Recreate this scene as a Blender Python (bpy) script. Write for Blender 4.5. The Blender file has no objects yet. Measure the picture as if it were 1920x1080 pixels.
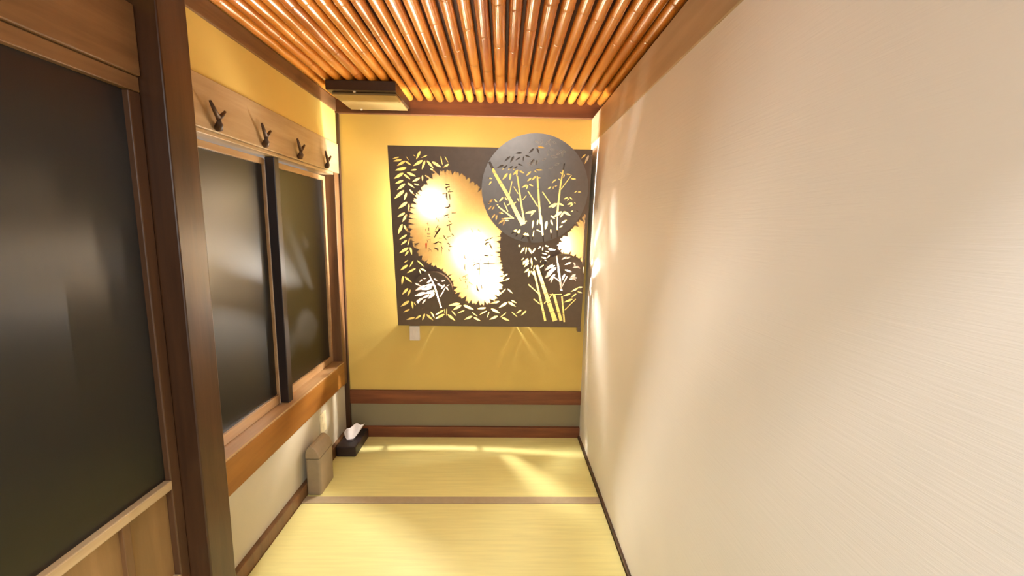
import bpy, bmesh, math, random
from math import sin, cos, pi, radians
from mathutils import Vector, Matrix
from mathutils.geometry import delaunay_2d_cdt

random.seed(7)
scene = bpy.context.scene
COL = scene.collection

# ------------------------------------------------------------------ camera
F_PX, PITCH, YAW, ROLL, CAM_H = 769.3, 0.1423, 0.0230, 0.0167, 1.418
cam_data = bpy.data.cameras.new('camera')
cam_data.sensor_fit = 'HORIZONTAL'
cam_data.sensor_width = 36.0
cam_data.lens = 36.0 * F_PX / 1920.0
cam_data.clip_start = 0.02
camera = bpy.data.objects.new('camera', cam_data)
COL.objects.link(camera)
fwd = Vector((sin(YAW) * cos(PITCH), cos(YAW) * cos(PITCH), -sin(PITCH)))
rt = Vector((cos(YAW), -sin(YAW), 0))
upv = rt.cross(fwd)
rt2 = rt * cos(ROLL) + upv * sin(ROLL)
up2 = -rt * sin(ROLL) + upv * cos(ROLL)
camera.matrix_world = Matrix(((rt2.x, up2.x, -fwd.x, 0), (rt2.y, up2.y, -fwd.y, 0),
                              (rt2.z, up2.z, -fwd.z, CAM_H), (0, 0, 0, 1)))
scene.camera = camera

# ------------------------------------------------------------------ world, lights, exposure
world = bpy.data.worlds.new('room_ambient')
world.use_nodes = True
world.node_tree.nodes['Background'].inputs[0].default_value = (1.0, 0.93, 0.80, 1)
world.node_tree.nodes['Background'].inputs[1].default_value = 1.6
_nt = world.node_tree                                  # bright room behind the camera, darker towards its floor
_tc, _sp, _rp = (_nt.nodes.new(k) for k in ('ShaderNodeTexCoord', 'ShaderNodeSeparateXYZ', 'ShaderNodeValToRGB'))
_nt.links.new(_tc.outputs['Generated'], _sp.inputs[0])
_ma = _nt.nodes.new('ShaderNodeMath')
_ma.operation = 'MULTIPLY_ADD'
_ma.inputs[1].default_value = _ma.inputs[2].default_value = 0.5
_nt.links.new(_sp.outputs['Z'], _ma.inputs[0])
_nt.links.new(_ma.outputs[0], _rp.inputs[0])
_rp.color_ramp.elements[0].position, _rp.color_ramp.elements[0].color = 0.36, (0.30, 0.26, 0.21, 1)
_rp.color_ramp.elements[1].position, _rp.color_ramp.elements[1].color = 0.50, (1.0, 0.99, 0.98, 1)
_nt.links.new(_rp.outputs[0], _nt.nodes['Background'].inputs[0])
scene.world = world
scene.view_settings.view_transform = 'Standard'
scene.view_settings.look = 'None'
scene.view_settings.gamma = 1.0
scene.view_settings.use_curve_mapping = False
scene.view_settings.exposure = 0.45


def lamp(name, loc, power, color, radius):
    l = bpy.data.lights.new(name, 'POINT')
    l.energy, l.color, l.shadow_soft_size = power, color, radius
    o = bpy.data.objects.new(name, l)
    o.location = loc
    COL.objects.link(o)
    return o


# ceiling lamp of the corridor behind the camera; the beam over the entrance cuts its light
lamp('corridor_lamp', (-0.25, -0.62, 2.62), 60.0, (0.97, 0.97, 1.0), 0.055)
# added fill light outside the entrance, stands for no known lamp
lamp('added_fill_lamp', (0.05, -1.15, 1.92), 32.0, (1.0, 0.97, 0.93), 0.16)
BULB_COLOR = (1.0, 0.96, 0.88)

# ------------------------------------------------------------------ room measures (metres)
XL, XR, D = -1.032, 0.545, 2.669

# ------------------------------------------------------------------ cut pattern of the lit panel (millimetres on the plate)
PLATE_LEAVES = [(-523,1039,-571,1029,15),(-502,1031,-551,1003,17),(-502,1031,-466,1008,13),(-494,1056,-480,1035,5),(-411,1088,-437,1042,16),
    (-453,1067,-440,1057,5),(-371,1066,-408,1051,7),(-400,1037,-456,1004,20),(-386,1035,-406,986,16),(-374,1035,-337,992,17),(-344,1030,-290,999,19),
    (-246,1019,-284,995,13),(-269,1062,-249,1027,6),(-293,1062,-284,1012,8),(-497,993,-564,977,21),(-516,963,-573,930,20),(-514,956,-477,928,14),
    (-495,966,-443,946,17),(-519,921,-568,901,16),(-509,902,-559,864,19),(-493,907,-455,879,14),(-419,938,-466,913,16),(-404,951,-405,917,10),
    (-388,952,-358,934,10),(-356,992,-326,971,11),(-517,863,-578,812,22),(-502,850,-520,804,15),(-484,868,-459,838,12),(-456,903,-421,893,11),
    (-536,1053,-577,1042,9),(-437,984,-472,979,11),(-503,794,-557,755,20),(-491,786,-499,735,15),(-479,779,-457,767,8),(-451,752,-480,734,10),
    (-519,730,-565,705,16),(-507,722,-537,674,17),(-538,661,-567,599,21),(-530,656,-501,608,17),(-514,596,-563,565,14),(-516,563,-553,533,14),
    (-494,578,-513,530,15),(-508,517,-567,480,21),(-496,522,-489,471,15),(-482,533,-458,511,10),(-509,496,-533,463,12),(-518,406,-566,371,18),
    (-458,436,-415,395,12),(-441,385,-402,367,13),(-447,380,-438,349,10),(-514,437,-543,418,6),(-481,435,-507,392,9),(-469,385,-527,352,14),
    (-550,333,-562,276,17),(-540,329,-497,292,17),(-523,254,-563,211,18),(-509,244,-530,199,15),(-520,169,-577,130,21),(-503,166,-498,113,16),
    (-491,159,-478,139,7),(-520,113,-560,92,14),(-489,56,-545,40,17),(-449,72,-489,43,15),(-424,83,-441,36,15),(-412,78,-370,37,18),
    (-385,99,-360,53,11),(-300,110,-354,76,15),(-296,82,-355,48,20),(-274,80,-226,36,20),(-248,106,-218,68,10),(-280,121,-283,64,6),
    (-295,118,-291,74,5),(-195,155,-267,142,22),(-185,144,-241,111,20),(-171,145,-105,115,22),(-166,110,-213,88,9),(-117,97,-81,69,8),
    (-116,70,-167,45,17),(-105,61,-61,38,15),(-27,129,-83,121,17),(-20,109,-69,80,10),(-5,101,-20,57,7),(9,122,68,92,20),(51,74,-3,47,18),
    (78,63,130,41,17),(60,174,4,158,17),(111,167,58,130,19),(118,171,168,140,18),(138,182,174,163,12),(107,98,66,63,8),(141,103,181,67,8),
    (205,117,171,91,13),(237,112,203,78,14),(110,357,75,332,13),(123,330,92,312,11),(100,258,57,214,11),(112,260,146,228,10),(518,232,470,213,15),
    (557,232,527,206,12),(534,195,479,172,18),(565,269,524,247,14),(596,277,561,275,11),(595,237,563,247,10),(245,449,218,414,13),
    (214,445,208,417,9),(257,457,266,415,13),(246,386,216,368,10),(254,376,244,340,11),(262,376,287,358,9),(597,420,594,363,14),
    (215,530,190,492,14),(227,530,222,488,9),(240,528,261,488,14),(282,526,261,491,10),(314,537,299,519,7),(328,534,327,512,7),(343,542,365,537,7),
    (364,521,406,517,13),(367,502,342,507,5),(375,482,359,464,7),(355,487,325,494,7),(354,462,318,471,9),(357,445,342,452,5),(237,460,210,419,15),
    (257,463,265,433,9),(245,430,213,401,10),(265,420,259,394,6),(246,394,217,368,12),(249,381,243,342,12),(259,379,285,345,13),(276,468,292,446,8),
    (281,415,274,384,8),(338,418,314,400,9),(322,449,317,436,4),(212,462,197,449,6),(560,1089,536,1067,10),(578,1084,558,1036,16),
    (593,1087,597,1071,5)]
PLATE_STEMS = [([(278,380),(321,214),(364,43)],10.7,14.7),([(294,415),(360,230),(429,44)],17.4,30.8),([(413,223),(468,45)],14.7,20.1),([(465,213),
    (490,37)],9.4,11.4),([(246,290),(314,229)],6.7,6.7),([(284,192),(324,159)],6.7,6.7),([(352,163),(406,230)],6.0,6.0),([(488,120),
    (556,196)],6.0,6.0),([(462,227),(385,224)],5.4,5.4)]
DISC_LEAVES = [(101,973,72,937,14),(118,973,115,933,12),(163,994,132,963,13),(171,989,200,975,10),(157,984,154,954,9),(243,950,218,930,10),
    (269,961,244,935,11),(275,951,301,951,8),(218,909,187,893,10),(223,908,214,883,8),(230,913,255,902,8),(381,938,366,922,7),(391,943,371,931,7),
    (402,948,418,938,6),(362,901,341,886,8),(376,904,373,886,5),(383,904,398,907,5),(432,974,410,984,7),(438,972,433,954,6),(448,975,474,973,8),
    (478,950,508,948,9),(477,841,493,829,6),(466,841,440,830,8),(472,836,462,820,6),(505,811,516,805,4),(494,810,463,797,10),(500,805,480,786,8),
    (503,763,487,757,5),(519,768,536,753,7),(517,879,502,868,6),(523,873,544,874,6),(444,756,488,733,15),(433,756,386,723,17),(444,751,424,719,11),
    (404,803,351,781,17),(414,804,444,791,10),(398,798,373,776,10),(276,759,228,742,15),(250,753,212,742,12),(261,748,245,726,8),(120,798,98,787,7),
    (76,834,55,808,10),(87,834,103,814,8),(13,823,-14,791,13),(19,822,42,805,9),(8,781,-14,759,9),(25,781,10,759,8),(34,786,50,792,5),
    (29,733,8,706,10),(40,728,35,696,10),(51,744,78,739,8),(73,697,51,675,9),(89,697,116,695,8),(157,809,141,799,6),(162,830,173,810,7),
    (262,700,257,651,12),(164,642,128,615,14),(184,643,155,599,16),(218,623,192,583,14),(84,700,51,680,12),(87,693,77,667,8),(345,698,337,645,16),
    (368,704,383,673,10),(435,687,467,707,11),(423,660,443,674,7),(367,731,394,712,10),(292,704,286,671,10),(-14,945,12,941,8),(7,926,-9,905,8),
    (255,1056,231,1021,13),(271,1051,267,1021,9)]
DISC_DARK = [(182,1089,146,1086,11),(251,1115,223,1088,12),(269,1120,283,1086,11),(276,1125,315,1119,12),(115,1068,82,1040,13),(136,1069,115,1033,13),
    (172,1064,146,1047,9),(193,1070,191,1042,8),(203,1075,234,1066,10),(77,1018,38,1002,13),(97,1018,69,993,11),(131,1014,103,993,10),
    (158,1014,132,994,10),(162,1027,189,1017,9),(239,986,211,960,11),(258,991,274,981,6),(268,999,307,995,12)]
DISC_ENGRAVED = [(257,1154,283,1145,8),(298,1165,289,1136,9),(335,1156,320,1136,8),(344,1166,346,1132,10),(360,1156,382,1142,8),(347,1112,373,1108,8),
    (415,1104,385,1083,11),(417,1101,419,1074,8),(420,1104,441,1099,6),(337,1107,333,1077,9),(250,1051,220,1021,13),(261,1046,241,1011,12),
    (276,1052,272,1027,8),(367,1013,341,1003,8),(377,1024,403,1034,8),(323,1062,303,1047,8),(354,1073,390,1069,11)]
DISC_STEMS = [([(-7,1036),(28,967),(108,840),(175,714),(201,675)],14.3,25.2),([(225,620),(250,553)],13.4,16.1),([(159,959),(181,826),(209,677)],7.7,11.0),
    ([(277,961),(294,801),(309,679)],9.3,13.2),([(434,1035),(417,913),(406,745)],7.1,11.0),([(45,781),(143,709)],7.1,8.2),([(128,928),
    (113,850)],4.9,5.5),([(224,873),(286,785)],5.5,6.6),([(312,870),(361,803)],5.5,5.5),([(480,970),(421,887)],4.9,4.9),([(82,803),
    (107,751)],4.4,4.4),([(139,897),(166,857)],4.4,4.4),([(215,847),(194,821)],3.8,3.8),([(67,707),(137,711)],4.9,4.9),([(307,730),(321,625),
    (331,561)],10.7,8.0),([(407,726),(413,593)],6.0,6.0),([(371,646),(378,589)],6.0,6.0),([(268,638),(259,580)],5.4,5.4),([(183,669),
    (223,696)],6.0,6.0),([(284,644),(311,632)],4.7,4.7)]
LEFT_LEAVES = [(-352,293,-408,283,17),(-408,283,-466,253,20),(-367,274,-428,258,19),(-349,249,-410,234,19),(-405,239,-472,218,21),(-349,237,-388,200,16),
    (-382,224,-426,204,14),(-421,204,-464,179,15),(-407,194,-427,164,11),(-445,184,-460,164,8),(-328,299,-301,284,9),(-421,326,-440,307,8),
    (-416,331,-395,332,6),(-360,327,-394,303,12),(-350,332,-328,318,8),(-304,314,-279,321,8),(-282,294,-306,265,11),(-276,280,-259,256,9),
    (-268,285,-253,295,5),(-466,299,-432,283,11)]
LEFT_STEMS = [([(-380,361),(-347,284),(-309,141)],6.5,11.1),([(-312,215),(-282,270)],4.6,4.6)]
RIGHT_LEAVES = [(476,483,444,465,11),(497,483,470,470,9),(505,449,466,431,13),(519,449,534,422,9),(555,422,514,415,12),(562,408,541,422,8),
    (509,387,467,399,13),(537,373,504,352,12),(545,352,498,341,14),(517,373,540,331,14),(391,433,339,391,20),(405,427,372,409,11),
    (412,413,353,370,22),(393,392,347,349,19),(380,371,341,342,15),(408,371,369,328,17),(395,350,383,315,11),(469,372,451,330,14)]
RIGHT_STEMS = [([(409,502),(431,386),(455,255)],8.0,13.4),([(456,294),(483,358)],6.0,6.0),([(444,323),(395,357)],6.0,6.0)]
GOURD = [(-18,835),(-62,874),(-95,905),(-139,940),(-183,964),(-226,974),(-270,977),(-314,969),(-351,943),(-382,907),(-417,867),(-452,820),
    (-473,761),(-487,694),(-490,633),(-485,580),(-472,527),(-460,547),(-454,500),(-433,454),(-400,431),(-347,400),(-300,384),(-255,345),
    (-232,305),(-225,256),(-202,215),(-163,191),(-123,166),(-75,158),(-28,159),(12,176),(44,210),(67,252),(75,301),(74,382),(65,430),
    (53,469),(53,524),(56,563),(55,624),(86,643)]
RIGHT_WINDOW = [(589,746),(566,707),(531,674),(507,634),(469,613),(441,573),(423,536),(462,499),(502,493),(536,483),(568,467),(586,443),(595,412),
    (599,356),(616,356)]
INK = [([(-266,903),(-249,902)],8.6),([(-266,882),(-247,891)],8.6),([(-266,881),(-262,867)],5.2),([(-288,846),(-261,852)],5.2),([(-254,858),
    (-227,860)],6.0),([(-264,850),(-264,830),(-261,814)],6.9),([(-247,843),(-244,816)],7.7),([(-244,871),(-248,867)],5.2),([(-249,785),
    (-248,773),(-259,766),(-271,767)],6.9),([(-280,716),(-258,722)],7.7),([(-234,734),(-212,735)],6.6),([(-255,710),(-257,704)],5.5),
    ([(-254,686),(-246,680)],6.6),([(-265,656),(-238,667)],7.7),([(-252,656),(-251,637),(-246,620)],4.4),([(-267,584),(-237,594)],4.9),
    ([(-236,604),(-228,596)],8.8),([(-287,595),(-283,581),(-270,568)],5.5),([(-262,546),(-254,541)],9.9),([(-254,529),(-241,529)],8.8),
    ([(-258,506),(-255,498)],7.7),([(-322,655),(-337,633)],6.2),([(-320,641),(-308,640),(-326,614),(-346,583)],7.1),([(-340,622),
    (-324,615)],6.2),([(-351,543),(-342,544),(-323,556),(-304,548)],6.2),([(-316,578),(-300,578)],4.0),([(-346,516),(-327,508),(-327,497)],7.7),
    ([(-302,523),(-299,514)],6.6),([(-300,511),(-306,475)],3.1),([(-384,673),(-384,656)],3.5),([(-393,667),(-376,669)],2.7),([(-382,658),
    (-371,658)],2.7),([(-398,634),(-398,621)],4.0),([(-379,640),(-379,624)],6.2),([(-389,606),(-370,607)],3.5),([(-387,599),(-371,599)],3.1),
    ([(-389,588),(-370,588)],3.5),([(-391,566),(-389,552)],3.5),([(-383,569),(-369,569)],2.7),([(-372,566),(-372,552)],3.1),([(-382,513),
    (-368,502)],4.0),([(-379,505),(-388,490)],2.7),([(-371,499),(-363,491)],2.7),([(-336,751),(-336,733)],3.5),([(-334,722),(-330,718)],4.4),
    ([(-329,701),(-327,690)],3.5),([(-319,693),(-315,679)],4.0),([(-117,639),(-107,617)],6.2),([(-74,634),(-64,626)],7.7),([(-87,590),
    (-86,573)],5.5),([(-86,590),(-72,589),(-73,579),(-84,578)],4.0),([(2,580),(12,587)],8.8),([(-28,569),(-14,575)],9.9),([(-32,544),(-25,552),
    (-8,558)],7.7),([(-26,549),(-28,521)],5.5),([(-4,547),(3,533),(13,514)],6.6),([(-89,503),(-75,505)],4.9),([(-195,468),(-195,451)],4.9),
    ([(-189,462),(-172,468)],5.5),([(-167,477),(-157,477),(-160,454),(-142,447)],6.2),([(-33,473),(-14,471)],11.1),([(3,477),(14,473)],6.6),
    ([(-111,444),(-83,441)],6.6),([(-103,429),(-92,435)],6.6),([(-103,407),(-100,415),(-72,421)],7.1),([(-70,424),(-68,384)],7.7),([(-98,401),
    (-95,389)],6.6),([(-113,392),(-106,376)],4.9),([(-81,384),(-64,386)],7.7),([(-58,449),(-57,430)],7.7),([(-42,420),(29,420)],7.7),([(-12,434),
    (-11,419)],8.8),([(-12,419),(-9,370)],4.4),([(-158,417),(-161,388),(-154,374)],5.5),([(-65,380),(-67,316)],3.9),([(-12,368),(-1,370)],6.1),
    ([(-173,332),(-145,348)],6.9),([(-161,340),(-152,314)],6.9),([(-194,325),(-185,307)],6.9),([(-170,314),(-142,321)],4.9),([(-158,304),
    (-155,291)],7.4),([(-133,298),(-111,282)],6.4),([(-144,275),(-146,256)],4.9),([(-168,254),(-146,256)],3.4),([(-83,276),(-83,256),
    (-70,237)],8.6),([(-57,283),(-54,260)],8.8),([(-51,267),(-41,268)],6.4),([(-51,260),(-51,247)],4.9)]

# ------------------------------------------------------------------ materials
def new_mat(name):
    m = bpy.data.materials.new(name)
    m.use_nodes = True
    nt = m.node_tree
    return m, nt, nt.nodes['Principled BSDF']


def node(nt, kind, **kw):
    n = nt.nodes.new(kind)
    for k, val in kw.items():
        setattr(n, k, val)
    return n


def coords(nt, scale=(1, 1, 1)):
    tc = node(nt, 'ShaderNodeTexCoord')
    mp = node(nt, 'ShaderNodeMapping')
    mp.inputs['Scale'].default_value = scale
    nt.links.new(tc.outputs['Object'], mp.inputs['Vector'])
    return mp.outputs['Vector']


def ramp(nt, fac, stops):
    r = node(nt, 'ShaderNodeValToRGB')
    el = r.color_ramp.elements
    el[0].position, el[0].color = stops[0][0], (*stops[0][1], 1)
    el[1].position, el[1].color = stops[-1][0], (*stops[-1][1], 1)
    for p, c in stops[1:-1]:
        e = el.new(p)
        e.color = (*c, 1)
    nt.links.new(fac, r.inputs[0])
    return r.outputs[0]


def noise(nt, vec, scale, detail=4, rough=0.55):
    n = node(nt, 'ShaderNodeTexNoise')
    n.inputs['Scale'].default_value = scale
    n.inputs['Detail'].default_value = detail
    n.inputs['Roughness'].default_value = rough
    nt.links.new(vec, n.inputs['Vector'])
    return n.outputs['Fac']


def bump(nt, bsdf, fac, strength, dist):
    b = node(nt, 'ShaderNodeBump')
    b.inputs['Strength'].default_value = strength
    b.inputs['Distance'].default_value = dist
    nt.links.new(fac, b.inputs['Height'])
    nt.links.new(b.outputs[0], bsdf.inputs['Normal'])


def plain(name, col, rough=0.5, metal=0.0, spec=0.5):
    m, nt, b = new_mat(name)
    f = noise(nt, coords(nt), 30)
    c = ramp(nt, f, [(0.3, tuple(x * 0.94 for x in col)), (0.7, tuple(min(1, x * 1.05) for x in col))])
    nt.links.new(c, b.inputs['Base Color'])
    b.inputs['Roughness'].default_value = rough
    b.inputs['Metallic'].default_value = metal
    b.inputs['Specular IOR Level'].default_value = spec
    return m


def brushed(name, col, rough, aniso, spec):
    """dark lacquer with a vertical grain: highlights spread sideways"""
    m, nt, b = new_mat(name)
    f = noise(nt, coords(nt, (60, 60, 3)), 1.0)
    c = ramp(nt, f, [(0.3, tuple(x * 0.8 for x in col)), (0.7, tuple(x * 1.2 for x in col))])
    nt.links.new(c, b.inputs['Base Color'])
    t = node(nt, 'ShaderNodeTangent', direction_type='RADIAL', axis='Z')
    nt.links.new(t.outputs[0], b.inputs['Tangent'])
    b.inputs['Roughness'].default_value = rough
    b.inputs['Anisotropic'].default_value = aniso
    b.inputs['Specular IOR Level'].default_value = spec
    return m


def wood(name, dark, light, scale, rough=0.45, bmp=0.25):
    m, nt, b = new_mat(name)
    f = noise(nt, coords(nt, scale), 1.0, 6, 0.6)
    c = ramp(nt, f, [(0.28, dark), (0.5, tuple((a + b2) / 2 for a, b2 in zip(dark, light))), (0.72, light)])
    nt.links.new(c, b.inputs['Base Color'])
    b.inputs['Roughness'].default_value = rough
    bump(nt, b, f, bmp, 0.002)
    return m


def plaster(name, col, rough=0.85, nscale=140, bmp=0.25):
    m, nt, b = new_mat(name)
    v = coords(nt)
    f = noise(nt, v, 3.0, 3)
    c = ramp(nt, f, [(0.25, tuple(x * 0.95 for x in col)), (0.75, tuple(min(1, x * 1.04) for x in col))])
    nt.links.new(c, b.inputs['Base Color'])
    b.inputs['Roughness'].default_value = rough
    b.inputs['Specular IOR Level'].default_value = 0.25
    bump(nt, b, noise(nt, v, nscale, 5), bmp, 0.0015)
    return m


def wallpaper(name, col):
    m, nt, b = new_mat(name)
    f = noise(nt, coords(nt, (1, 1, 1)), 2.0, 3)
    c = ramp(nt, f, [(0.25, tuple(x * 0.96 for x in col)), (0.75, tuple(min(1, x * 1.03) for x in col))])
    nt.links.new(c, b.inputs['Base Color'])
    b.inputs['Roughness'].default_value = 0.62
    b.inputs['Specular IOR Level'].default_value = 0.35
    fib = noise(nt, coords(nt, (1, 7, 190)), 1.0, 5, 0.65)      # fine fibres running along the wall
    bump(nt, b, fib, 0.30, 0.0022)
    return m


def tatami_mat_material(name, col):
    m, nt, b = new_mat(name)
    v = coords(nt, (1, 1, 1))
    w = node(nt, 'ShaderNodeTexWave', wave_type='BANDS', bands_direction='Y')
    w.inputs['Scale'].default_value = 90
    w.inputs['Distortion'].default_value = 0.6
    nt.links.new(v, w.inputs['Vector'])
    f = noise(nt, coords(nt, (4, 60, 1)), 1.0, 4)
    c = ramp(nt, f, [(0.3, tuple(x * 0.93 for x in col)), (0.7, tuple(min(1, x * 1.05) for x in col))])
    nt.links.new(c, b.inputs['Base Color'])
    b.inputs['Roughness'].default_value = 0.55
    bump(nt, b, w.outputs['Fac'], 0.12, 0.001)
    return m


def bamboo_material(name, dark, light):
    m, nt, b = new_mat(name)
    oi = node(nt, 'ShaderNodeObjectInfo')
    f = noise(nt, coords(nt, (30, 3, 30)), 1.0, 4, 0.6)
    mx = node(nt, 'ShaderNodeMath', operation='MULTIPLY_ADD')
    mx.inputs[1].default_value = 0.55
    nt.links.new(f, mx.inputs[0])
    m2 = node(nt, 'ShaderNodeMath', operation='MULTIPLY')
    m2.inputs[1].default_value = 0.5
    nt.links.new(oi.outputs['Random'], m2.inputs[0])
    nt.links.new(m2.outputs[0], mx.inputs[2])
    c = ramp(nt, mx.outputs[0], [(0.2, dark), (0.8, light)])
    nt.links.new(c, b.inputs['Base Color'])
    b.inputs['Roughness'].default_value = 0.30
    b.inputs['Specular IOR Level'].default_value = 0.6
    b.inputs['Coat Weight'].default_value = 1.0
    b.inputs['Coat Roughness'].default_value = 0.17
    return m


def paper_material(name, col):
    m = bpy.data.materials.new(name)
    m.use_nodes = True
    nt = m.node_tree
    nt.nodes.clear()
    out = node(nt, 'ShaderNodeOutputMaterial')
    d = node(nt, 'ShaderNodeBsdfDiffuse')
    t = node(nt, 'ShaderNodeBsdfTranslucent')
    mix = node(nt, 'ShaderNodeMixShader')
    mix.inputs[0].default_value = 0.6
    f = noise(nt, coords(nt, (40, 40, 40)), 1.0, 6, 0.7)
    c = ramp(nt, f, [(0.3, tuple(x * 0.9 for x in col)), (0.7, col)])
    nt.links.new(c, d.inputs[0])
    nt.links.new(c, t.inputs[0])
    nt.links.new(d.outputs[0], mix.inputs[1])
    nt.links.new(t.outputs[0], mix.inputs[2])
    tr = node(nt, 'ShaderNodeBsdfTransparent')           # thin paper: part of the light goes straight through
    tr.inputs[0].default_value = (1.0, 0.93, 0.82, 1)
    mix2 = node(nt, 'ShaderNodeMixShader')
    mix2.inputs[0].default_value = 0.30
    nt.links.new(mix.outputs[0], mix2.inputs[1])
    nt.links.new(tr.outputs[0], mix2.inputs[2])
    nt.links.new(mix2.outputs[0], out.inputs[0])
    return m


def bulb_material(name, color, strength):
    m = bpy.data.materials.new(name)
    m.use_nodes = True
    nt = m.node_tree
    nt.nodes.clear()
    out = node(nt, 'ShaderNodeOutputMaterial')
    e = node(nt, 'ShaderNodeEmission')
    e.inputs[0].default_value = (*color, 1)
    e.inputs[1].default_value = strength
    nt.links.new(e.outputs[0], out.inputs[0])
    return m


M = {
    'yellow_plaster': plaster('yellow_plaster', (0.70, 0.495, 0.130)),
    'grey_plaster': plaster('grey_plaster', (0.25, 0.21, 0.125)),
    'cream_plaster': plaster('cream_plaster', (0.56, 0.51, 0.40)),
    'wallpaper': wallpaper('pale_fibre_wallpaper', (0.80, 0.77, 0.71)),
    'tatami': tatami_mat_material('tatami_straw', (0.80, 0.745, 0.31)),
    'border': plain('grey_border_cloth', (0.42, 0.34, 0.22), 0.8),
    'subfloor': plain('subfloor_boards', (0.12, 0.07, 0.03), 0.7),
    'beam_y': wood('brown_beam_along_room', (0.13, 0.062, 0.022), (0.30, 0.16, 0.065), (18, 1.6, 18), 0.42),
    'beam_x': wood('brown_beam_across_room', (0.085, 0.030, 0.012), (0.21, 0.085, 0.030), (1.6, 18, 18), 0.45),
    'dark_post': wood('dark_stained_post', (0.032, 0.013, 0.006), (0.085, 0.036, 0.014), (22, 22, 1.8), 0.33),
    'rail_taupe': wood('taupe_beam', (0.40, 0.29, 0.17), (0.56, 0.43, 0.28), (16, 1.4, 16), 0.42),
    'rail_wood': wood('light_brown_rail', (0.33, 0.21, 0.10), (0.56, 0.41, 0.23), (16, 1.4, 16), 0.38),
    'sill_wood': wood('orange_brown_sill', (0.19, 0.066, 0.012), (0.33, 0.14, 0.026), (16, 1.4, 16), 0.35),
    'ledge_wood': wood('lit_ledge_and_frame_wood', (0.30, 0.165, 0.070), (0.48, 0.30, 0.15), (16, 1.4, 16), 0.35),  # sill wood painted paler for the light on the ledge; window frames share it
    'red_board': wood('red_brown_board', (0.10, 0.022, 0.006), (0.25, 0.080, 0.022), (2.0, 20, 20), 0.5),
    'stile_wood': wood('brown_stile', (0.10, 0.045, 0.016), (0.22, 0.11, 0.045), (20, 20, 1.6), 0.4),
    'door_stile': wood('dark_door_stile', (0.055, 0.024, 0.010), (0.13, 0.060, 0.026), (20, 20, 1.6), 0.4),
    'panel_board': wood('brown_door_board', (0.20, 0.11, 0.038), (0.32, 0.18, 0.07), (20, 20, 2.0), 0.45),
    'black_post': plain('blackened_post', (0.022, 0.013, 0.012), 0.4),
    'black_gloss': brushed('black_satin_panel', (0.004, 0.003, 0.002), 0.38, 0.88, 0.66),
    'window_gloss': plain('black_satin_window', (0.004, 0.003, 0.002), 0.37, 0.0, 0.70),
    'bamboo': bamboo_material('smoked_bamboo', (0.48, 0.105, 0.011), (0.92, 0.35, 0.042)),
    'bamboo_back': wood('ceiling_board', (0.06, 0.015, 0.004), (0.12, 0.032, 0.008), (16, 1.5, 16), 0.6),
    'iron': plain('dark_sheet_metal', (0.155, 0.112, 0.082), 0.38, 0.45),
    'disc_metal': plain('grey_sheet_metal', (0.21, 0.185, 0.165), 0.30, 0.75),
    'engrave': plain('pale_engraved_line', (0.80, 0.74, 0.62), 0.5),
    'paper': paper_material('cream_washi_paper', (0.26, 0.18, 0.105)),
    'ink': plain('black_ink', (0.03, 0.02, 0.015), 0.8),
    'seal': plain('red_seal_ink', (0.55, 0.05, 0.02), 0.8),
    'bulb': bulb_material('lit_bulb', BULB_COLOR, 1450.0),
    'dim_bulb': bulb_material('lit_dim_bulb', BULB_COLOR, 390.0),
    'small_bulb': bulb_material('lit_small_bulb', (1.0, 0.92, 0.82), 100000.0),
    'disc_bulb': bulb_material('lit_disc_bulb', (1.0, 0.92, 0.82), 9500.0),
    'white_plastic': plain('white_plastic', (0.78, 0.70, 0.60), 0.4),
    'cream_plastic': plain('cream_plastic', (0.86, 0.77, 0.52), 0.4),
    'bin': plain('taupe_plastic', (0.29, 0.22, 0.14), 0.5),
    'tissue': plain('white_tissue', (0.88, 0.82, 0.82), 0.9),
    'leather': plain('black_leatherette', (0.022, 0.012, 0.014), 0.45),
    'hook': wood('dark_twig', (0.05, 0.022, 0.008), (0.12, 0.055, 0.02), (30, 30, 6), 0.5),
    'vent': plain('brown_painted_metal', (0.30, 0.21, 0.085), 0.35, 0.2),
    'vent_dark': plain('dark_brown_metal', (0.05, 0.026, 0.012), 0.4, 0.1),
    'screw': plain('bright_screw', (0.8, 0.75, 0.65), 0.3, 0.6),
}


# ------------------------------------------------------------------ mesh helpers
def link(name, bm, mat, parent=None, bev=0.0, smooth=False, seg=2):
    me = bpy.data.meshes.new(name)
    bmesh.ops.recalc_face_normals(bm, faces=bm.faces)
    bm.to_mesh(me)
    bm.free()
    me.materials.append(M[mat])
    if smooth:
        for p in me.polygons:
            p.use_smooth = True
    o = bpy.data.objects.new(name, me)
    COL.objects.link(o)
    if bev:
        b = o.modifiers.new('edge', 'BEVEL')
        b.width, b.segments, b.limit_method = bev, seg, 'ANGLE'
    if parent is not None:
        o.parent = parent
        o.matrix_parent_inverse = parent.matrix_basis.inverted()
    return o


def box(bm, x0, x1, y0, y1, z0, z1):
    vs = [bm.verts.new(p) for p in ((x0, y0, z0), (x1, y0, z0), (x1, y1, z0), (x0, y1, z0),
                                    (x0, y0, z1), (x1, y0, z1), (x1, y1, z1), (x0, y1, z1))]
    for f in ((0, 3, 2, 1), (4, 5, 6, 7), (0, 1, 5, 4), (1, 2, 6, 5), (2, 3, 7, 6), (3, 0, 4, 7)):
        bm.faces.new([vs[i] for i in f])
    return bm


def boxes(*bs):
    bm = bmesh.new()
    for b in bs:
        box(bm, *b)
    return bm


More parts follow.
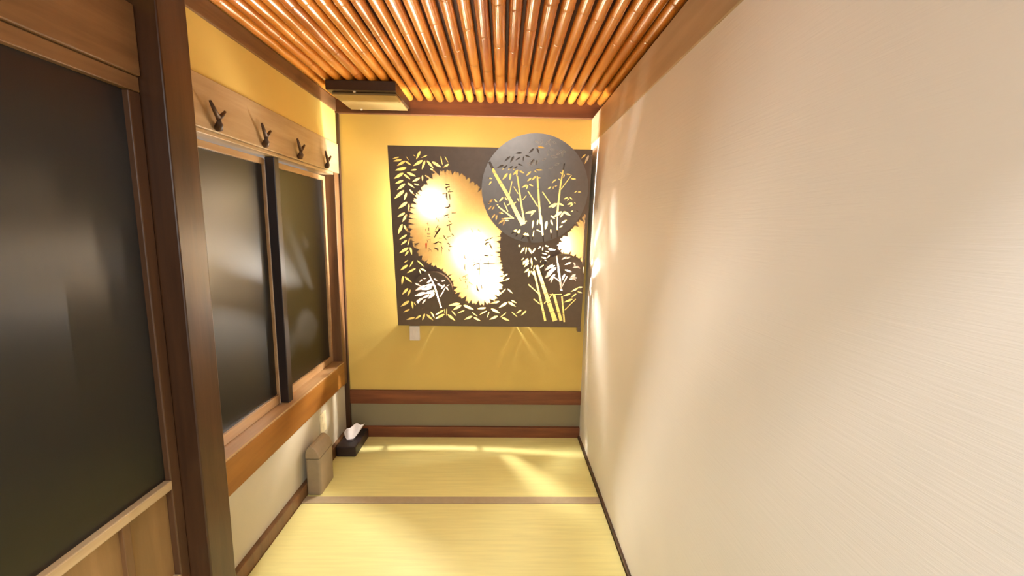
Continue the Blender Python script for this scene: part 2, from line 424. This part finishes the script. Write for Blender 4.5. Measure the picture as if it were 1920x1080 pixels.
def tube(bm, pts, radii, n=12, cap=True):
    pts = [Vector(p) for p in pts]
    rings = []
    for i, p in enumerate(pts):
        d = (pts[min(i + 1, len(pts) - 1)] - pts[max(i - 1, 0)]).normalized()
        a = Vector((0, 0, 1)) if abs(d.z) < 0.9 else Vector((1, 0, 0))
        u = d.cross(a).normalized()
        w = u.cross(d)
        rings.append([bm.verts.new(p + (u * cos(2 * pi * k / n) + w * sin(2 * pi * k / n)) * radii[i]) for k in range(n)])
    for a, b in zip(rings, rings[1:]):
        for k in range(n):
            bm.faces.new((a[k], a[(k + 1) % n], b[(k + 1) % n], b[k]))
    if cap:
        bm.faces.new(rings[0][::-1])
        bm.faces.new(rings[-1])
    return bm


def structure(o, label=None):
    o['kind'] = 'structure'
    if label:
        o['label'] = label
    return o


def tag(o, label, cat, group=None):
    o['label'], o['category'] = label, cat
    if group:
        o['group'] = group
    return o


def empty(name, loc):
    o = bpy.data.objects.new(name, None)
    o.empty_display_size = 0.05
    o.location = loc
    COL.objects.link(o)
    return o


# ------------------------------------------------------------------ room shell
structure(link('floor', boxes((-1.35, 1.0, -1.9, D + 0.1, -0.12, -0.03)), 'subfloor'))
structure(link('wall_back', boxes((XL - 0.2, 1.0, D, D + 0.1, 0.26, 2.6)), 'yellow_plaster'))
structure(link('wall_back_lower', boxes((XL - 0.2, 1.0, D + 0.003, D + 0.1, -0.03, 0.26)), 'grey_plaster'))
structure(link('wall_left_upper', boxes((XL - 0.12, XL - 0.004, 1.25, D, 1.90, 2.4)), 'yellow_plaster'))
structure(link('wall_left_lower', boxes((XL - 0.12, XL - 0.018, 1.25, D, -0.03, 0.42)), 'cream_plaster'))
structure(link('wall_right', boxes((XR, XR + 0.06, -0.55, D, -0.03, 2.0)), 'wallpaper'))
structure(link('wall_right_far', boxes((0.90, 0.96, -0.15, D, -0.03, 2.6)), 'yellow_plaster'))

# left upper wall towards the entrance, above the big door
structure(link('wall_left_front', boxes((-1.15, -0.985, -0.55, 1.16, 1.95, 2.6)), 'yellow_plaster'))
structure(link('wall_left_entrance', boxes((-1.15, -0.985, -0.55, 0.20, -0.03, 1.95)), 'cream_plaster'))

# beams and boards of the room
structure(link('trim_1', boxes((XL - 0.12, XL + 0.004, 1.25, D - 0.02, 2.112, 2.185)), 'beam_y', bev=0.004))
structure(link('trim_2', boxes((XR - 0.004, XR + 0.10, -0.04, D - 0.001, 1.948, 2.105)), 'rail_taupe', bev=0.004))
structure(link('trim_3', boxes((XL - 0.12, 0.90, D - 0.024, D + 0.02, 2.102, 2.22)), 'beam_x', bev=0.003))
structure(link('trim_4', boxes((-1.0, 0.90, -0.15, -0.05, 2.085, 2.55)), 'beam_x', bev=0.004))      # beam over the entrance
structure(link('trim_5', boxes((XL + 0.012, XR - 0.001, D - 0.014, D + 0.01, 0.234, 0.329)), 'red_board', bev=0.002))
structure(link('baseboard_back', boxes((XL + 0.012, XR - 0.001, D - 0.018, D + 0.01, -0.03, 0.070)), 'red_board', bev=0.002))
structure(link('baseboard_left', boxes((XL - 0.02, XL + 0.006, 1.27, D - 0.001, -0.03, 0.062)), 'stile_wood', bev=0.002))
structure(link('baseboard_right', boxes((XR - 0.012, XR + 0.01, -0.55, D - 0.02, -0.03, 0.014)), 'dark_post', bev=0.002))
structure(link('trim_6', boxes((XL - 0.03, XL + 0.012, D - 0.018, D + 0.02, -0.03, 2.102)), 'dark_post', bev=0.002))   # corner post
# rail with the hooks, and the recess of the windows under it
structure(link('trim_7', boxes((XL - 0.13, XL + 0.006, 1.25, D - 0.019, 1.742, 1.918)), 'rail_wood', bev=0.003))
structure(link('trim_8', boxes((XL - 0.13, XL - 0.004, 1.25, D - 0.085, 1.726, 1.742)), 'rail_wood', bev=0.003))
structure(link('trim_9', boxes((XL - 0.13, XL + 0.012, 1.25, D - 0.085, 0.400, 0.541)), 'sill_wood', bev=0.002))       # sill
structure(link('trim_15', boxes((XL - 0.13, XL + 0.013, 1.25, D - 0.085, 0.542, 0.552)), 'ledge_wood', bev=0.002))  # sill top as its own strip, the light on it painted as paler wood
structure(link('trim_10', boxes((XL - 0.13, XL + 0.002, D - 0.085, D - 0.019, 0.385, 1.741)), 'stile_wood', bev=0.003))   # jamb
structure(link('trim_11', boxes((XL - 0.055, XL - 0.012, 1.945, 1.985, 0.5525, 1.7255)), 'black_post', bev=0.003))        # post between the windows


def window(name, y0, y1, bottom, far_stile=0.028):
    root = empty(name, (XL - 0.06, y0, 0.552))
    structure(root)
    xf0, xf1 = XL - 0.085, XL - 0.055
    link('frame', boxes((xf0, xf1, y0, y0 + 0.028, 0.553, 1.717), (xf0, xf1, y1 - far_stile, y1, 0.553, 1.717),
                        (xf0, xf1, y0 + 0.028, y1 - far_stile, 0.553, 0.553 + bottom),
                        (xf0, xf1, y0 + 0.028, y1 - far_stile, 1.690, 1.717)), 'ledge_wood', root, bev=0.002)
    link('pane', boxes((XL - 0.076, XL - 0.067, y0 + 0.022, y1 - 0.6 * far_stile, 0.556, 1.70)), 'window_gloss', root)
    return root


window('window_1', 1.28, 1.944, 0.045, 0.004)
window('window_2', 1.986, D - 0.086, 0.040)

# big sliding door, its lintel and the square pillar
structure(link('pillar', boxes((-1.00, -0.900, 1.165, 1.272, -0.03, 2.6)), 'dark_post', bev=0.004))
structure(link('trim_12', boxes((-1.10, -0.955, -0.55, 1.164, 1.797, 1.972)), 'beam_y', bev=0.004))     # lintel
structure(link('trim_13', boxes((-1.05, -0.962, 0.2, 1.164, 1.757, 1.796)), 'beam_y', bev=0.003))  # head rail
door = structure(empty('door_1', (-0.975, 0.66, 0.0)))
link('frame', boxes((-1.000, -0.962, 1.128, 1.163, 0.0, 1.756), (-1.000, -0.962, 0.215, 0.255, 0.0, 1.756)), 'door_stile', door, bev=0.003)
link('glass_pane', boxes((-0.986, -0.978, 0.255, 1.130, 0.675, 1.758)), 'black_gloss', door)
link('middle_rail', boxes((-0.998, -0.958, 0.256, 1.127, 0.648, 0.676)), 'rail_wood', door, bev=0.003)
link('lower_board', boxes((-0.990, -0.980, 0.256, 1.127, 0.10, 0.647)), 'panel_board', door)
for yy in (0.69, 0.975):
    link('muntin', boxes((-0.982, -0.968, yy, yy + 0.022, 0.37, 0.647)), 'stile_wood', door, bev=0.002)
link('lower_rail', boxes((-0.998, -0.960, 0.256, 1.127, 0.32, 0.369)), 'rail_wood', door, bev=0.003)
link('bottom_rail', boxes((-1.000, -0.960, 0.256, 1.127, 0.0, 0.10)), 'stile_wood', door, bev=0.003)


# bamboo ceiling: a board with a row of poles under it
ceiling = structure(link('ceiling', boxes((-1.15, 0.90, -0.15, D + 0.02, 2.226, 2.26)), 'bamboo_back'))
N_POLE, PITCH_POLE, R_POLE = 31, 0.0615, 0.0245


def pole_mesh(k):
    rng = random.Random(100 + k)
    bm = bmesh.new()
    y, pts, rad = -0.045, [], []
    r = R_POLE * rng.uniform(0.93, 1.06)
    nxt = y + rng.uniform(0.05, 0.35)
    while y < D - 0.025:
        pts.append(y)
        rad.append(r)
        y = min(nxt, D - 0.025)
        if y < D - 0.03:
            pts += [y - 0.012, y - 0.004, y, y + 0.004, y + 0.012]
            rad += [r * 0.99, r * 1.07, r * 0.90, r * 1.08, r * 0.99]
            y += 0.013
        nxt = y + rng.uniform(0.24, 0.40)
    pts.append(D - 0.025)
    rad.append(r)
    tube(bm, [(0, q, 0) for q in pts], rad, 16)
    return bm


for k in range(N_POLE):
    o = link('bamboo_pole', pole_mesh(k), 'bamboo', ceiling, smooth=True)
    o.location = (-1.012 + k * PITCH_POLE, 0, 2.203 + 0.0015 * sin(k * 2.3))

# ------------------------------------------------------------------ tatami mats
mat_r = tag(link('tatami_mat', boxes((XL + 0.008, XR - 0.014, 2.015, D - 0.02, -0.029, 0.0)), 'tatami', bev=0.003),
            'yellow-green straw tatami mat against the back wall, under the lit panel', 'tatami mat', 'tatami mats')
link('cloth_border', boxes((XL + 0.008, XR - 0.014, 1.962, 2.014, -0.029, 0.0012)), 'border', mat_r, bev=0.001)
bm = bmesh.new()
outline = [(-0.893, 0.0), (XR - 0.014, 0.0), (XR - 0.014, 1.961), (XL + 0.008, 1.961), (XL + 0.008, 1.276), (-0.893, 1.276)]
lo = [bm.verts.new((x, y, -0.029)) for x, y in outline]
hi = [bm.verts.new((x, y, 0.0)) for x, y in outline]
bm.faces.new(lo[::-1])
bm.faces.new(hi)
for k in range(6):
    bm.faces.new((lo[k], lo[(k + 1) % 6], hi[(k + 1) % 6], hi[k]))
tag(link('tatami_mat', bm, 'tatami', bev=0.003),
    'yellow-green straw tatami mat in the foreground, before the grey border strip', 'tatami mat', 'tatami mats')

structure(link('trim_14', boxes((-1.0, -0.896, -0.55, 1.163, -0.03, 0.0)), 'stile_wood', bev=0.002))       # door track

# ------------------------------------------------------------------ lit panel on the back wall
P0 = Vector((-0.081, 2.640, 0.782))                # middle of the bottom edge of the leaning plate
PU = Vector((0, -0.13075568, 0.99141462))
PN = Vector((0, -0.99141462, -0.13075568))
PANEL = empty('lit_panel', P0)
tag(PANEL, 'leaning dark metal wall panel cut with bamboo leaves, lit from behind through cream paper', 'wall lamp')


def pt(u, v, off=0.0):
    """millimetres on the plate (from its bottom middle) and metres off it -> world"""
    return P0 + Vector((u / 1000, 0, 0)) + PU * (v / 1000) + PN * off


def leaf(b, fat=1.0):
    x0, y0, x1, y1, w = b
    d = Vector((x1 - x0, y1 - y0))
    n = Vector((-d.y, d.x)).normalized() * (w * 0.5 * fat)
    a = Vector((x0, y0))
    prof = ((0.0, 0.18), (0.10, 0.62), (0.30, 1.0), (0.55, 0.92), (0.80, 0.50), (1.0, 0.06))
    return [tuple(a + d * t + n * s) for t, s in prof] + [tuple(a + d * t - n * s) for t, s in prof[::-1]]


def stem(s, cut=68.0, gap=3.0):
    """a bamboo cane as separate internodes"""
    pts, w0, w1 = s
    P = [Vector(p) for p in pts]
    L = [0.0]
    for a, b in zip(P, P[1:]):
        L.append(L[-1] + (b - a).length)

    def at(t):
        for i in range(len(P) - 1):
            if t <= L[i + 1] or i == len(P) - 2:
                d = P[i + 1] - P[i]
                return P[i] + d * ((t - L[i]) / d.length), Vector((-d.y, d.x)).normalized()
    n = max(1, round(L[-1] / cut)) if w1 > 8 else 1
    out = []
    for k in range(n):
        t0, t1 = L[-1] * k / n + (gap / 2 if k else 0), L[-1] * (k + 1) / n - (gap / 2 if k < n - 1 else 0)
        lft, rgt = [], []
        for q in (0.0, 0.06, 0.5, 0.94, 1.0):
            t = t0 + (t1 - t0) * q
            p, nn = at(t)
            w = (w0 + (w1 - w0) * t / L[-1]) * 0.5 * (1.08 if q in (0.0, 1.0) else 0.98)
            lft.append(tuple(p + nn * w))
            rgt.append(tuple(p - nn * w))
        out.append(lft + rgt[::-1])
    return out


def jag(poly, tooth=36.0, amp=18.0):
    """leafy, toothed version of a closed outline"""
    rng = random.Random(5)
    P = [Vector(p) for p in poly]
    area = sum(a.x * b.y - b.x * a.y for a, b in zip(P, P[1:] + P[:1]))
    sg = 1 if area > 0 else -1
    out = []
    for a, b in zip(P, P[1:] + P[:1]):
        d = b - a
        n = Vector((d.y, -d.x)).normalized() * sg
        m = max(1, round(d.length / tooth))
        for k in range(m):
            t = rng.uniform(-0.12, 0.12)
            A = amp * rng.uniform(0.6, 1.3)
            s = d / m
            out.append(tuple(a + s * (k + 0.02) - n * A))
            out.append(tuple(a + s * (k + 0.22 + t) + n * A * 0.6))
            out.append(tuple(a + s * (k + 0.48) + n * A * 0.2))
            out.append(tuple(a + s * (k + 0.74 + t) + n * A * 0.7))
    return out


def clip_right(poly, x):
    return [(min(p[0], x), p[1]) for p in poly]


def circle(cx, cy, r, n=72):
    return [(cx + r * cos(2 * pi * k / n), cy + r * sin(2 * pi * k / n)) for k in range(n)]


def inside(p, poly):
    x, y = p
    c = False
    j = len(poly) - 1
    for i in range(len(poly)):
        xi, yi = poly[i]
        xj, yj = poly[j]
        if (yi > y) != (yj > y) and x < (xj - xi) * (y - yi) / (yj - yi) + xi:
            c = not c
        j = i
    return c


def cut_plate(outline, holes, off, thick):
    """flat plate (mm outline) with every hole cut right through it"""
    vs, es = [], []
    for poly in [outline] + holes:
        s = len(vs)
        vs += [Vector(p) for p in poly]
        es += [(s + k, s + (k + 1) % len(poly)) for k in range(len(poly))]
    V, E, Fc, *_ = delaunay_2d_cdt(vs, es, [], 0, 1e-4)
    bbs = [(min(p[0] for p in h), max(p[0] for p in h), min(p[1] for p in h), max(p[1] for p in h)) for h in holes]
    keep = []
    for f in Fc:
        c = (sum(V[i].x for i in f) / 3, sum(V[i].y for i in f) / 3)
        if not inside(c, outline):
            continue
        if any(b[0] <= c[0] <= b[1] and b[2] <= c[1] <= b[3] and inside(c, h) for b, h in zip(bbs, holes)):
            continue
        keep.append(f)
    bm = bmesh.new()
    fr, bk = {}, {}

    def fv(i):
        if i not in fr:
            fr[i] = bm.verts.new(pt(V[i].x, V[i].y, off))
            bk[i] = bm.verts.new(pt(V[i].x, V[i].y, off - thick))
        return fr[i]
    cnt = {}
    for f in keep:
        a = [fv(i) for i in f]
        bm.faces.new(a)
        bm.faces.new([bk[i] for i in reversed(f)])
        for i, j in zip(f, f[1:] + f[:1]):
            cnt.setdefault((min(i, j), max(i, j)), []).append((i, j))
    for lst in cnt.values():
        if len(lst) == 1:
            i, j = lst[0]
            bm.faces.new((fr[j], fr[i], bk[i], bk[j]))
    return bm


DC, DR = (266, 881), 318
LC, LR = (-360, 246), 128
RC, RR = (458, 379), 122
all_stems = [q for s in PLATE_STEMS for q in stem(s)]
behind_disc = [p for p in circle(DC[0], DC[1], 280) if p[1] <= 1005]
plate_holes = ([leaf(b, 0.86) for b in PLATE_LEAVES] + all_stems + [jag(GOURD), clip_right(jag(RIGHT_WINDOW, 34, 16), 584), behind_disc,
               circle(LC[0], LC[1], 22, 32), [(LC[0] - 5, LC[1] - 21), (LC[0] + 5, LC[1] - 21), (LC[0] + 5, LC[1] - 88), (LC[0] - 5, LC[1] - 88)], circle(RC[0], RC[1], 22, 32), circle(182, 539, 6, 10)])
link('front_plate', cut_plate([(-600, 0), (600, 0), (600, 1117), (-600, 1117)], plate_holes, 0.0, 0.003), 'iron', PANEL)

# paper behind the openings, with the brushed writing on it
def grow(poly, g):
    P = [Vector(p) for p in poly]
    area = sum(a.x * b.y - b.x * a.y for a, b in zip(P, P[1:] + P[:1]))
    sg = 1 if area > 0 else -1
    out = []
    for a, b, c in zip(P[-1:] + P[:-1], P, P[1:] + P[:1]):
        d = (c - a)
        out.append(tuple(b + Vector((d.y, -d.x)).normalized() * g * sg))
    return out


paper = link('paper_screen', cut_plate(grow(GOURD, 29), [], -0.0045, 0.0006), 'paper', PANEL)
paper['label'] = 'cream paper window with brushed black writing'
link('paper_screen', cut_plate(clip_right(grow(RIGHT_WINDOW, 24), 591), [], -0.0045, 0.0006), 'paper', PANEL)


def brush(bm, pts, w, off):
    P = [Vector(p) for p in pts]
    n = len(P)
    lft, rgt = [], []
    for i, p in enumerate(P):
        d = P[min(i + 1, n - 1)] - P[max(i - 1, 0)]
        nn = Vector((-d.y, d.x)).normalized()
        ww = w * 0.5 * (0.75 if i == 0 else (0.45 if i == n - 1 else 1.0))
        q = p - d.normalized() * w * 0.3 if i == 0 else (p + d.normalized() * w * 0.3 if i == n - 1 else p)
        lft.append(q + nn * ww)
        rgt.append(q - nn * ww)
    for i in range(n - 1):
        quad = [lft[i], lft[i + 1], rgt[i + 1], rgt[i]]
        top = [bm.verts.new(pt(q.x, q.y, off)) for q in quad]
        bot = [bm.verts.new(pt(q.x, q.y, off - 0.0004)) for q in quad]
        bm.faces.new(top)
        bm.faces.new(bot[::-1])
        for k in range(4):
            bm.faces.new((top[k], bot[k], bot[(k + 1) % 4], top[(k + 1) % 4]))


groups = []                                        # strokes that touch or nearly touch make one character
for pts, w in INK:
    near = [g for g in groups if any((Vector(p) - Vector(q)).length < 17 for st in g for p in st[0] for q in pts)]
    merged = [(pts, w)] + [st for g in near for st in g]
    groups = [g for g in groups if g not in near] + [merged]
for g in groups:
    bm = bmesh.new()
    for pts, w in g:
        brush(bm, pts, w * 1.35, -0.0040)
    link('brushed_character', bm, 'ink', paper)
bm = bmesh.new()
brush(bm, [(-398, 541), (-398, 517)], 15, -0.0040)
link('red_seal', bm, 'seal', paper)

# large disc in front of the plate
disc_holes = [leaf(b) for b in DISC_LEAVES + DISC_DARK] + [q for s in DISC_STEMS for q in stem(s)]
disc = link('large_disc', cut_plate(circle(DC[0], DC[1], DR, 120), disc_holes, 0.022, 0.003), 'disc_metal', PANEL)
disc['label'] = 'big grey metal disc cut with a bamboo thicket'
bm = bmesh.new()
for b in DISC_ENGRAVED:
    h = leaf(b, 1.1)
    for a, c in zip(h, h[1:] + h[:1]):
        brush(bm, [a, c], 2.4, 0.0225)
link('engraved_leaves', bm, 'engrave', disc)
for a in (40, 140, 220, 320):
    u, v = DC[0] + 300 * cos(radians(a)), DC[1] + 300 * sin(radians(a))
    bm = bmesh.new()
    tube(bm, [pt(u, v, 0.0), pt(u, v, 0.019)], [0.005, 0.005], 10)
    link('standoff', bm, 'iron', disc)


# two small discs, each a shallow can with a lamp of its own; light leaves round its lower edge
def small_disc(c, r, leaves, stems, label):
    holes = [leaf(b) for b in leaves] + [q for s in stems for q in stem(s)]
    d = link('small_disc', cut_plate(circle(c[0], c[1], r, 72), holes, 0.045, 0.002), 'iron', PANEL)
    d['label'] = label
    bm = bmesh.new()
    n, ri, dep, slot = 180, r - 3.0, 0.043, 0.007
    for k in range(n):
        a0, a1 = 2 * pi * k / n, 2 * pi * (k + 1) / n
        m = math.degrees((a0 + a1) / 2)
        t = abs(((m - 270 + 180) % 360) - 180)
        open_ = t < 48 and t > 0.9 and not (15.5 < t < 18.5)
        zmax = dep - slot if open_ else dep
        q = []
        for a in (a0, a1):
            for rr in (ri, ri - 2):
                for z in (0.0, zmax):
                    q.append(bm.verts.new(pt(c[0] + rr * cos(a), c[1] + rr * sin(a), z)))
        for f in ((0, 1, 5, 4), (2, 6, 7, 3), (1, 3, 7, 5), (0, 4, 6, 2)):
            bm.faces.new([q[i] for i in f])
    link('rim', bm, 'iron', d)
    return d


small_disc(LC, LR, LEFT_LEAVES, LEFT_STEMS, 'small dark disc at lower left, cut with a bamboo spray')
small_disc(RC, RR, RIGHT_LEAVES, RIGHT_STEMS, 'small dark disc at lower right, cut with a bamboo spray')

# board closing the bottom against the wall, with three slits that throw streaks on the wall
bm = bmesh.new()
xs = [-600, -366, -356, 166, 178, 238, 250, 600]
for i in range(0, len(xs) - 1, 2):
    box(bm, P0.x + xs[i] / 1000, P0.x + xs[i + 1] / 1000, 2.643, D, 0.784, 0.790)
box(bm, P0.x - 0.600, P0.x + 0.600, 2.640, 2.644, 0.784, 0.790)
link('bottom_board', bm, 'iron', PANEL)
bm = bmesh.new()
box(bm, P0.x + 0.578, P0.x + 0.600, 2.632, D, 0.755, 0.783)
link('bracket', bm, 'iron', PANEL)


def bulb(u, v, off, r, mat):
    bm = bmesh.new()
    c = pt(u, v, off)
    bmesh.ops.create_uvsphere(bm, u_segments=20, v_segments=12, radius=r, matrix=Matrix.Translation(c))
    return link('bulb', bm, mat, PANEL, smooth=True)


def wall_bulb(u, v, r, mat, gap, dish=0.0):
    """a bulb on a stalk from the back wall, close behind the paper, with an added white cup that holds its light off the wall"""
    o = bulb(u, v, -gap, r, mat)
    c = pt(u, v, -gap)
    s = bmesh.new()
    tube(s, [(c.x, D - 0.0005, c.z), (c.x, c.y + r * 0.8, c.z)], [0.013, 0.011], 12)
    link('socket', s, 'white_plastic', o)
    if dish:  # unseen cup, added to shade the back wall from this bulb
        s = bmesh.new()
        y = c.y + r + 0.004
        tube(s, [(c.x, y + 0.003, c.z), (c.x, y + 0.002, c.z), (c.x, c.y + 0.012, c.z), (c.x, c.y - 0.76 * r, c.z), (c.x, c.y + 0.012, c.z), (c.x, y, c.z)],
             [0.012, 0.03, dish - 0.006, dish, dish - 0.008, 0.028], 28, cap=False)
        link('added_light_cup', s, 'white_plastic', o)


for u, v, r, gap, ds, mt in ((-352, 785, 0.045, 0.062, 0.062, 'dim_bulb'), (-107, 490, 0.040, 0.048, 0.054, 'bulb'), (-10, 285, 0.028, 0.037, 0.0, 'bulb')):
    wall_bulb(u, v, r, mt, gap, ds)
wall_bulb(410, 540, 0.022, 'bulb', 0.040)
bulb(LC[0], LC[1], 0.012, 0.0032, 'small_bulb')
bulb(RC[0] - 10, RC[1] + 4, 0.012, 0.0075, 'disc_bulb')
# board closing the right side against the wall
bm = bmesh.new()
vs = []
for x in (P0.x + 0.594, P0.x + 0.599):
    vs.append([bm.verts.new(q) for q in ((x, pt(0, 2, -0.003).y, P0.z + 0.002), (x, D - 0.001, P0.z + 0.002), (x, D - 0.001, pt(0, 1115).z), (x, pt(0, 1115, -0.003).y, pt(0, 1115).z))])
bm.faces.new(vs[0])
bm.faces.new(vs[1][::-1])
for k in range(4):
    bm.faces.new((vs[0][k], vs[1][k], vs[1][(k + 1) % 4], vs[0][(k + 1) % 4]))
link('side_board', bm, 'iron', PANEL)

# ------------------------------------------------------------------ coat hooks on the rail
def hook(y, label, lean):
    x = XL + 0.006
    t = empty('coat_hook', (x, y, 1.775))
    bm = bmesh.new()
    tube(bm, [(x, y + 0.014, 1.757), (x + 0.010, y + 0.010, 1.757), (x + 0.018, y + 0.003, 1.768), (x + 0.022, y - 0.004, 1.786)],
         [0.012, 0.014, 0.012, 0.0095], 10)
    link('stub', bm, 'hook', t, smooth=True)
    k = Vector((x + 0.022, y - 0.004, 1.786))
    for dy, dz in ((-0.042 - lean, 0.046), (0.028, 0.030)):
        bm = bmesh.new()
        tube(bm, [k, k + Vector((0.003, dy * 0.5, dz * 0.46)), k + Vector((0.006, dy, dz))], [0.0085, 0.007, 0.0045], 10)
        link('prong', bm, 'hook', t, smooth=True)
    tag(t, label, 'hook', 'forked twig coat hooks on the rail')


hook(1.535, 'forked dark twig hook on the wooden rail, nearest to the dark pillar', 0.004)
hook(1.825, 'forked twig hook on the rail, just before the black post between the windows', -0.006)
hook(2.125, 'forked twig hook on the rail beyond the black post, second from the corner', 0.0)
hook(2.44, 'forked twig hook on the rail closest to the back corner', 0.0)

# ------------------------------------------------------------------ plates on the walls
sw = empty('wall_plate', (-0.578, D, 0.676))
link('cover', boxes((-0.612, -0.545, D - 0.012, D - 0.0005, 0.676, 0.775)), 'white_plastic', sw, bev=0.003)
link('button', boxes((-0.592, -0.565, D - 0.015, D - 0.012, 0.705, 0.748)), 'white_plastic', sw, bev=0.001)
tag(sw, 'white switch plate on the yellow wall right under the lit panel', 'switch plate')
ol = empty('wall_outlet', (XL - 0.018, 2.30, 0.22))
link('cover', boxes((XL - 0.018, XL - 0.009, 2.262, 2.335, 0.215, 0.335)), 'cream_plastic', ol, bev=0.003)
for zz in (0.245, 0.290):
    link('socket', boxes((XL - 0.010, XL - 0.007, 2.284, 2.313, zz, zz + 0.026)), 'cream_plastic', ol, bev=0.001)
tag(ol, 'cream outlet plate low on the left wall above the waste bin', 'outlet')

# ------------------------------------------------------------------ waste bin
wb = empty('waste_bin', (-0.985, 2.106, 0.0))
bx0, bx1, by0, by1 = -1.024, -0.948, 2.024, 2.188


def loft(sections, n_corner=5):
    """rounded-rectangle sections (x0,x1,y0,y1,z,r) joined upward"""
    bm = bmesh.new()
    rings = []
    for x0, x1, y0, y1, z, r in sections:
        ring = []
        for cx, cy, a0 in ((x1 - r, y1 - r, 0), (x0 + r, y1 - r, 90), (x0 + r, y0 + r, 180), (x1 - r, y0 + r, 270)):
            for k in range(n_corner + 1):
                a = radians(a0 + 90 * k / n_corner)
                ring.append(bm.verts.new((cx + r * cos(a), cy + r * sin(a), z)))
        rings.append(ring)
    for a, b in zip(rings, rings[1:]):
        m = len(a)
        for k in range(m):
            bm.faces.new((a[k], a[(k + 1) % m], b[(k + 1) % m], b[k]))
    bm.faces.new(rings[0][::-1])
    bm.faces.new(rings[-1])
    return bm


link('body', loft([(bx0 + .004, bx1 - .004, by0 + .004, by1 - .004, 0.0, .010), (bx0, bx1, by0, by1, 0.004, .012),
                   (bx0, bx1, by0, by1, 0.204, .012)]), 'bin', wb, smooth=False)
bm = bmesh.new()
prof = []
for k in range(13):
    a = pi * k / 12
    prof.append(((bx0 + bx1) / 2 + (bx1 - bx0) / 2 * cos(a), 0.206 + 0.066 * sin(pi * (k / 12) ** 1.3) ** 0.85))
f0 = [bm.verts.new((p[0], by0, p[1])) for p in prof]
f1 = [bm.verts.new((p[0], by1, p[1])) for p in prof]
bm.faces.new(f0)
bm.faces.new(f1[::-1])
for k in range(len(prof)):
    bm.faces.new((f0[k], f1[k], f1[(k + 1) % len(prof)], f0[(k + 1) % len(prof)]))
link('lid', bm, 'bin', wb, bev=0.004)
tag(wb, 'narrow taupe plastic waste bin with an arched lid against the left wall', 'waste bin')

# ------------------------------------------------------------------ tissue box
tb = empty('tissue_box', (-0.958, 2.52, 0.0))
link('box', boxes((-1.018, -0.898, 2.395, 2.640, 0.0005, 0.066)), 'leather', tb, bev=0.006, seg=3)
link('slot_rim', loft([(-0.985, -0.931, 2.455, 2.58, 0.0655, .025), (-0.985, -0.931, 2.455, 2.58, 0.068, .025)]), 'leather', tb)
bm = bmesh.new()
rows, cols = 11, 17
grid = []
for i in range(rows):
    t = i / (rows - 1)
    row = []
    for j in range(cols):
        s = j / (cols - 1) - 0.5
        w = 0.030 + 0.105 * t ** 0.75
        x = -0.962 + s * w * 0.92 + 0.012 * t
        y = 2.485 + s * w * 0.35 + 0.035 * t + 0.012 * t * sin(11 * s + 0.6)
        z = 0.066 + 0.082 * t * (1.0 + 0.45 * s - 1.1 * s * s) + 0.004 * t * sin(15 * s)
        row.append(bm.verts.new((x, y, z)))
    grid.append(row)
for i in range(rows - 1):
    for j in range(cols - 1):
        bm.faces.new((grid[i][j], grid[i][j + 1], grid[i + 1][j + 1], grid[i + 1][j]))
ts = link('tissue', bm, 'tissue', tb, smooth=True)
sol = ts.modifiers.new('thickness', 'SOLIDIFY')
sol.thickness = 0.0012
tag(tb, 'black tissue box with a white tissue standing up, in the back left corner', 'tissue box')

# ------------------------------------------------------------------ vent box under the ceiling
vb = empty('ceiling_vent', (-0.76, 2.45, 2.12))
link('housing', boxes((-0.945, -0.578, 2.300, 2.630, 2.128, 2.178)), 'vent_dark', vb, bev=0.003)
cv = link('cover_plate', boxes((-0.925, -0.585, 2.335, 2.615, 2.114, 2.127)), 'vent', vb, bev=0.003)
for x, y in ((-0.80, 2.318), (-0.86, 2.600)):
    bm = bmesh.new()
    zt = 2.128 if y < 2.4 else 2.114
    tube(bm, [(x, y, zt), (x, y, zt - 0.006)], [0.008, 0.006], 12)
    link('screw_head', bm, 'screw', cv if y > 2.4 else vb, smooth=False)
tag(vb, 'flat brown vent box with a square cover in the corner under the bamboo ceiling', 'ceiling vent')
